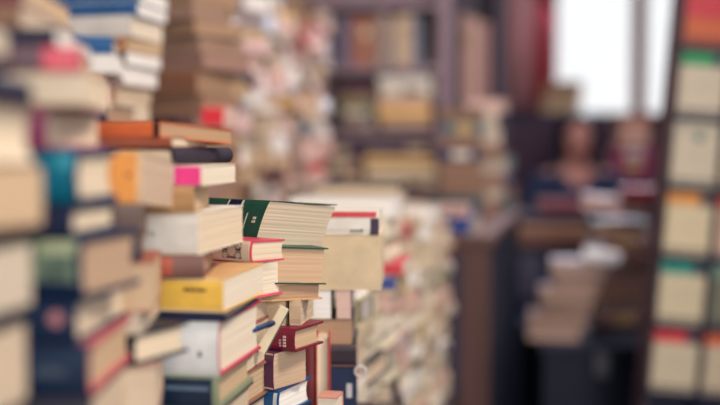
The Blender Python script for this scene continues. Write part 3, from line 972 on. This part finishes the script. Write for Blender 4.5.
pile('mauve stack behind the wire rack', (q.x, 3.28), 6, chz, P(630, 216, 3.32).z, MV, .034, .055, 'books in the mauve stack', 'FS', A=(.15, .16), B=(.15, .18), yaw=6, jit=.012)
r = book('pale pink book lying on the mauve stack behind the rack', .16, .2, .05, (206, 160, 152), 'pink', False, detail=False)
put(r, (P(640, 200, 3.3).x, 3.27, P(630, 213, 3.32).z), 8, .16, .18, 'F', 0, 7)
r = book('dim brown book left of the rack, red edge showing', .1, .16, .05, (140, 44, 54), 'dim', True, detail=False)
put(r, (P(650, 200, 3.25).x, 3.24, P(650, 203, 3.25).z), 8, .1, .03, 'S')

# ------------------------------------------------------------------ rack of face-out paperbacks at the right edge
RY = 2.6
TL = math.radians(4.6)
base = P(664, 400, RY)
MR = Matrix.Translation((base.x - .025 + .006, RY, .012)) @ Matrix.Rotation(TL, 4, 'Y')
PW, PH = .137, .182
zr0 = base.z / math.cos(TL) + .006
t = empty('book_rack', 'dark display rack of face-out paperbacks at the right edge', 'book rack')
t.location = MR.to_translation()
t.rotation_euler = MR.to_euler()
rk = mat((44, 48, 72), .4)
NROW, NCOL = 6, 2
top = zr0 + PH * NROW
for x in (-PW / 2 - .008, PW / 2 - .004, PW * 1.5):
    boxo('upright', (x + .002, x + .007, .0, .10, 0, top + .01), rk if x > 0 else mat((92, 72, 80), .5), t)
boxo('back_panel', (-PW / 2, PW * 1.5, .092, .10, .3, top), rk, t)
for i in range(NROW + 1):
    z_ = zr0 + PH * i
    boxo('shelf', (-PW / 2 - .006, PW * 1.5 + .008, .0, .10, z_ - .012, z_), rk, t)
    if i < NROW:
        boxo('front_wire', (-PW / 2 - .006, PW * 1.5 + .008, -.004, .0, z_ + .012, z_ + .017), rk, t)
boxo('base_foot', (-PW / 2 - .03, PW * 1.5 + .03, -.06, .2, 0, .025), rk, t)
cols = [  # rows from the bottom: (cover, band) for the two columns
    [((214, 200, 172), (222, 60, 76), 'red'), ((206, 188, 162), (218, 104, 66), 'orange')],
    [((218, 204, 172), (22, 146, 132), 'teal'), ((120, 120, 104), (124, 150, 136), 'grey-green')],
    [((222, 206, 172), (226, 152, 70), 'orange'), ((226, 190, 166), (206, 56, 66), 'crimson')],
    [((208, 196, 174), (196, 188, 168), 'plain'), ((216, 186, 150), (190, 150, 120), 'tan')],
    [((206, 194, 174), (30, 150, 92), 'green'), ((190, 180, 166), (70, 74, 96), 'slate')],
    [((196, 96, 58), (196, 50, 66), 'red'), ((190, 92, 60), (190, 40, 66), 'crimson')],
]
for i, rw in enumerate(cols):
    for j, (cc, bc, wd) in enumerate(rw):
        h = .166 if i < 5 else .158
        colw = 'orange' if i == 5 else ('olive-grey' if (i, j) == (1, 1) else 'cream')
        where = ('left column' if j == 0 else 'right column') + ' of the rack, ' + ['bottom', 'second lowest', 'third lowest', 'third highest', 'second highest', 'top'][i] + ' pocket'
        r = book('%s paperback with %s top band, %s' % (colw, wd, where), .119, h, .03, cc, 'cream', False, None, None, 'face-out paperbacks in the display rack', False,
                 (('frontband', .036 if i < 5 else .085, .002, bc),), rough=.5)
        if wd == 'plain':
            bm = bmesh.new()
            M = Matrix.Translation((.005, .045, .0302))
            bmesh.ops.create_cone(bm, cap_ends=True, segments=20, radius1=.012, radius2=.012, depth=.0006, matrix=M)
            link('cover_emblem', bm, mat((70, 130, 130), .5), r)
        elif i < 5:
            bm = bmesh.new()
            box(bm, .026, .056, h / 2 - .036, h / 2 - .002, .0304, .031)
            link('dark_corner_print', bm, mat((58, 62, 84), .5), r)
        M = MR @ Matrix.Translation((PW * j, .045, zr0 + PH * i + h / 2 + .001)) @ Matrix.Rotation(math.pi / 2, 4, 'X')
        r.location = M.to_translation()
        r.rotation_euler = M.to_euler()

# ------------------------------------------------------------------ seated person behind the desk
def remeshed(name, bm, voxel, m, parent=None, smooth_it=6):
    me = bpy.data.meshes.new(name)
    bm.to_mesh(me)
    bm.free()
    o = bpy.data.objects.new(name, me)
    COL.objects.link(o)
    a = o.modifiers.new('r', 'REMESH')
    a.mode = 'VOXEL'
    a.voxel_size = voxel
    a.use_smooth_shade = True
    b = o.modifiers.new('s', 'SMOOTH')
    b.iterations = smooth_it
    b.factor = .5
    dg = bpy.context.evaluated_depsgraph_get()
    me2 = bpy.data.meshes.new_from_object(o.evaluated_get(dg))
    o.modifiers.clear()
    o.data = me2
    me2.materials.clear()
    me2.materials.append(m)
    for p in me2.polygons:
        p.use_smooth = True
    if parent:
        o.parent = parent
    return o


def limb(bm, pts):
    for (a, ra), (b, rb) in zip(pts, pts[1:]):
        tube(bm, a, b, ra, rb, 16)
    for a, ra in pts:
        ball(bm, a, ra, n=14)


hd = P(577, 139, 4.82)
PXX, PYY = hd.x, 4.82
hz = hd.z
person = empty('person', 'seated person with dark hair and dark V-necked top behind the desk', 'person', (PXX, PYY, 0))
skin = mat((184, 130, 120), .55)
bm = bmesh.new()
# head: skull, jaw, nose, brow, ears
ball(bm, (0, .012, hz + .03), .074, .092, .088, 24)
ball(bm, (0, -.022, hz - .035), .058, .066, .075, 20)
ball(bm, (0, -.060, hz - .092), .026, .022, .022, 12)
limb(bm, [((0, -.080, hz + .012), .010), ((0, -.104, hz - .028), .013)])
for s in (-1, 1):
    ball(bm, (s * .012, -.098, hz - .032), .010, .010, .009, 10)
    ball(bm, (s * .076, .016, hz - .008), .010, .020, .032, 12)
    ball(bm, (s * .030, -.074, hz + .020), .024, .010, .008, 10)
ball(bm, (0, -.086, hz - .062), .024, .010, .008, 12)
limb(bm, [((0, .02, hz - .08), .052), ((0, .03, hz - .17), .058)])
sh = hz - .215
limb(bm, [((0, .03, hz - .16), .060), ((-.165, .03, sh), .055)])
limb(bm, [((0, .03, hz - .16), .060), ((.165, .03, sh), .055)])
ball(bm, (0, .03, sh - .08), .165, .105, .14, 24)
ball(bm, (0, .03, sh - .24), .140, .100, .16, 24)
ball(bm, (0, .03, sh - .42), .150, .110, .15, 24)
ball(bm, (0, .05, .56), .175, .13, .10, 24)
for s in (-1, 1):
    ball(bm, (s * .075, -.055, sh - .13), .062, .052, .062, 16)
    limb(bm, [((s * .175, .03, sh), .052), ((s * .245, -.03, sh - .20), .042), ((s * .13, -.26, DZ + .042), .030)])
    # palm, thumb and fingers resting on the desk
    wr = Vector((s * .13, -.26, DZ + .036))
    kn = wr + Vector((-s * .03, -.085, -.014))
    limb(bm, [(wr, .026), ((wr + kn) / 2 + Vector((s * .010, 0, 0)), .024), (kn + Vector((s * .020, 0, 0)), .017)])
    limb(bm, [((wr + kn) / 2, .024), (kn + Vector((-s * .018, 0, 0)), .017)])
    for f in range(4):
        off = (f - 1.5) * .020
        L4 = (.062, .076, .070, .052)[f]
        a = kn + Vector((-s * off, 0, 0))
        b = a + Vector((-s * off * .2, -L4 * .5, .006))
        c = b + Vector((-s * off * .1, -L4 * .5, -.014))
        limb(bm, [(a, .0105), (b, .0095), (c, .0080)])
    ta = wr + Vector((-s * .022, -.030, -.004))
    limb(bm, [(ta, .013), (ta + Vector((-s * .030, -.028, -.004)), .011), (ta + Vector((-s * .038, -.058, -.008)), .009)])
    limb(bm, [((s * .09, .03, .57), .085), ((s * .11, -.40, .53), .060), ((s * .11, -.36, .28), .052), ((s * .11, -.34, .09), .036)])
    limb(bm, [((s * .11, -.33, .055), .038), ((s * .115, -.43, .045), .032), ((s * .118, -.50, .035), .024)])
body = remeshed('body', bm, .0065, skin, person, 5)


def garment(name, keep, off, m, thick=.003):
    bm = bmesh.new()
    bm.from_mesh(body.data)
    bm.normal_update()
    kill = [f for f in bm.faces if not keep(f.calc_center_median())]
    bmesh.ops.delete(bm, geom=kill, context='FACES')
    bm.normal_update()
    ns = {v: v.normal.copy() for v in bm.verts}
    for v in bm.verts:
        v.co += ns[v] * off
    o = link(name, bm, m, person, True)
    sm = o.modifiers.new('thickness', 'SOLIDIFY')
    sm.thickness = thick
    sm.offset = 1
    return o


neck = sh + .045
vb = P(575, 187, 4.72).z


def blouse(p):
    if p.z > neck or p.z < .58:
        return False
    if p.y < -.235 and p.z < DZ + .12:
        return False   # hands
    if p.z < .72 and p.y < -.12:
        return False
    if p.y < .03 and p.z > vb and abs(p.x) < .03 + (p.z - vb) * .75:
        return False   # open V neck
    return True


garment('top', blouse, .009, mat((30, 44, 76), .8))
garment('trousers', lambda p: p.z < .63 and not (p.z < .11) and not (p.z > .56 and p.y < -.6), .010, mat((30, 34, 48), .8))
garment('shoe', lambda p: p.z < .09 and p.x < 0, .006, mat((30, 26, 28), .5))
garment('shoe', lambda p: p.z < .09 and p.x >= 0, .006, mat((30, 26, 28), .5))
bm = bmesh.new()
ball(bm, (0, .034, hz + .046), .090, .098, .092, 24)
ball(bm, (0, .075, hz - .04), .085, .060, .11, 20)
for s in (-1, 1):
    limb(bm, [((s * .070, -.012, hz + .06), .030), ((s * .086, .010, hz - .03), .026), ((s * .092, .015, hz - .13), .026), ((s * .088, -.02, hz - .20), .020)])
    limb(bm, [((0, -.045, hz + .105), .022), ((s * .055, -.052, hz + .075), .018), ((s * .080, -.02, hz + .03), .018)])
hair = remeshed('hair', bm, .008, mat((26, 26, 36), .5), person, 4)
for s in (-1, 1):
    bm = bmesh.new()
    ball(bm, (s * .030, -.078, hz + .004), .011, .009, .0075, 12)
    e = link('eye', bm, mat((226, 216, 210), .3), person, True)
    bm = bmesh.new()
    ball(bm, (s * .030, -.0855, hz + .004), .0055, .003, .0055, 10)
    link('iris', bm, mat((40, 28, 26), .3), e, True)
bm = bmesh.new()
limb(bm, [((-.022, -.091, hz - .062), .004), ((0, -.096, hz - .061), .006), ((.022, -.091, hz - .062), .004)])
remeshed('lips', bm, .002, mat((166, 84, 88), .5), person, 2)

t = empty('chair', 'dark wooden chair under the seated person', 'chair', (PXX, PYY, 0))
wm = mat((48, 36, 40), .55, 'wood')
boxo('seat', (-.21, .21, -.16, .24, .405, .435), wm, t, .004)
boxo('backrest', (-.19, .19, .215, .24, .62, .93), wm, t, .004)
for sx in (-1, 1):
    boxo('leg', (sx * .19 - .018, sx * .19 + .018, -.15, -.114, 0, .405), wm, t)
    boxo('leg', (sx * .19 - .018, sx * .19 + .018, .205, .24, 0, .93), wm, t)
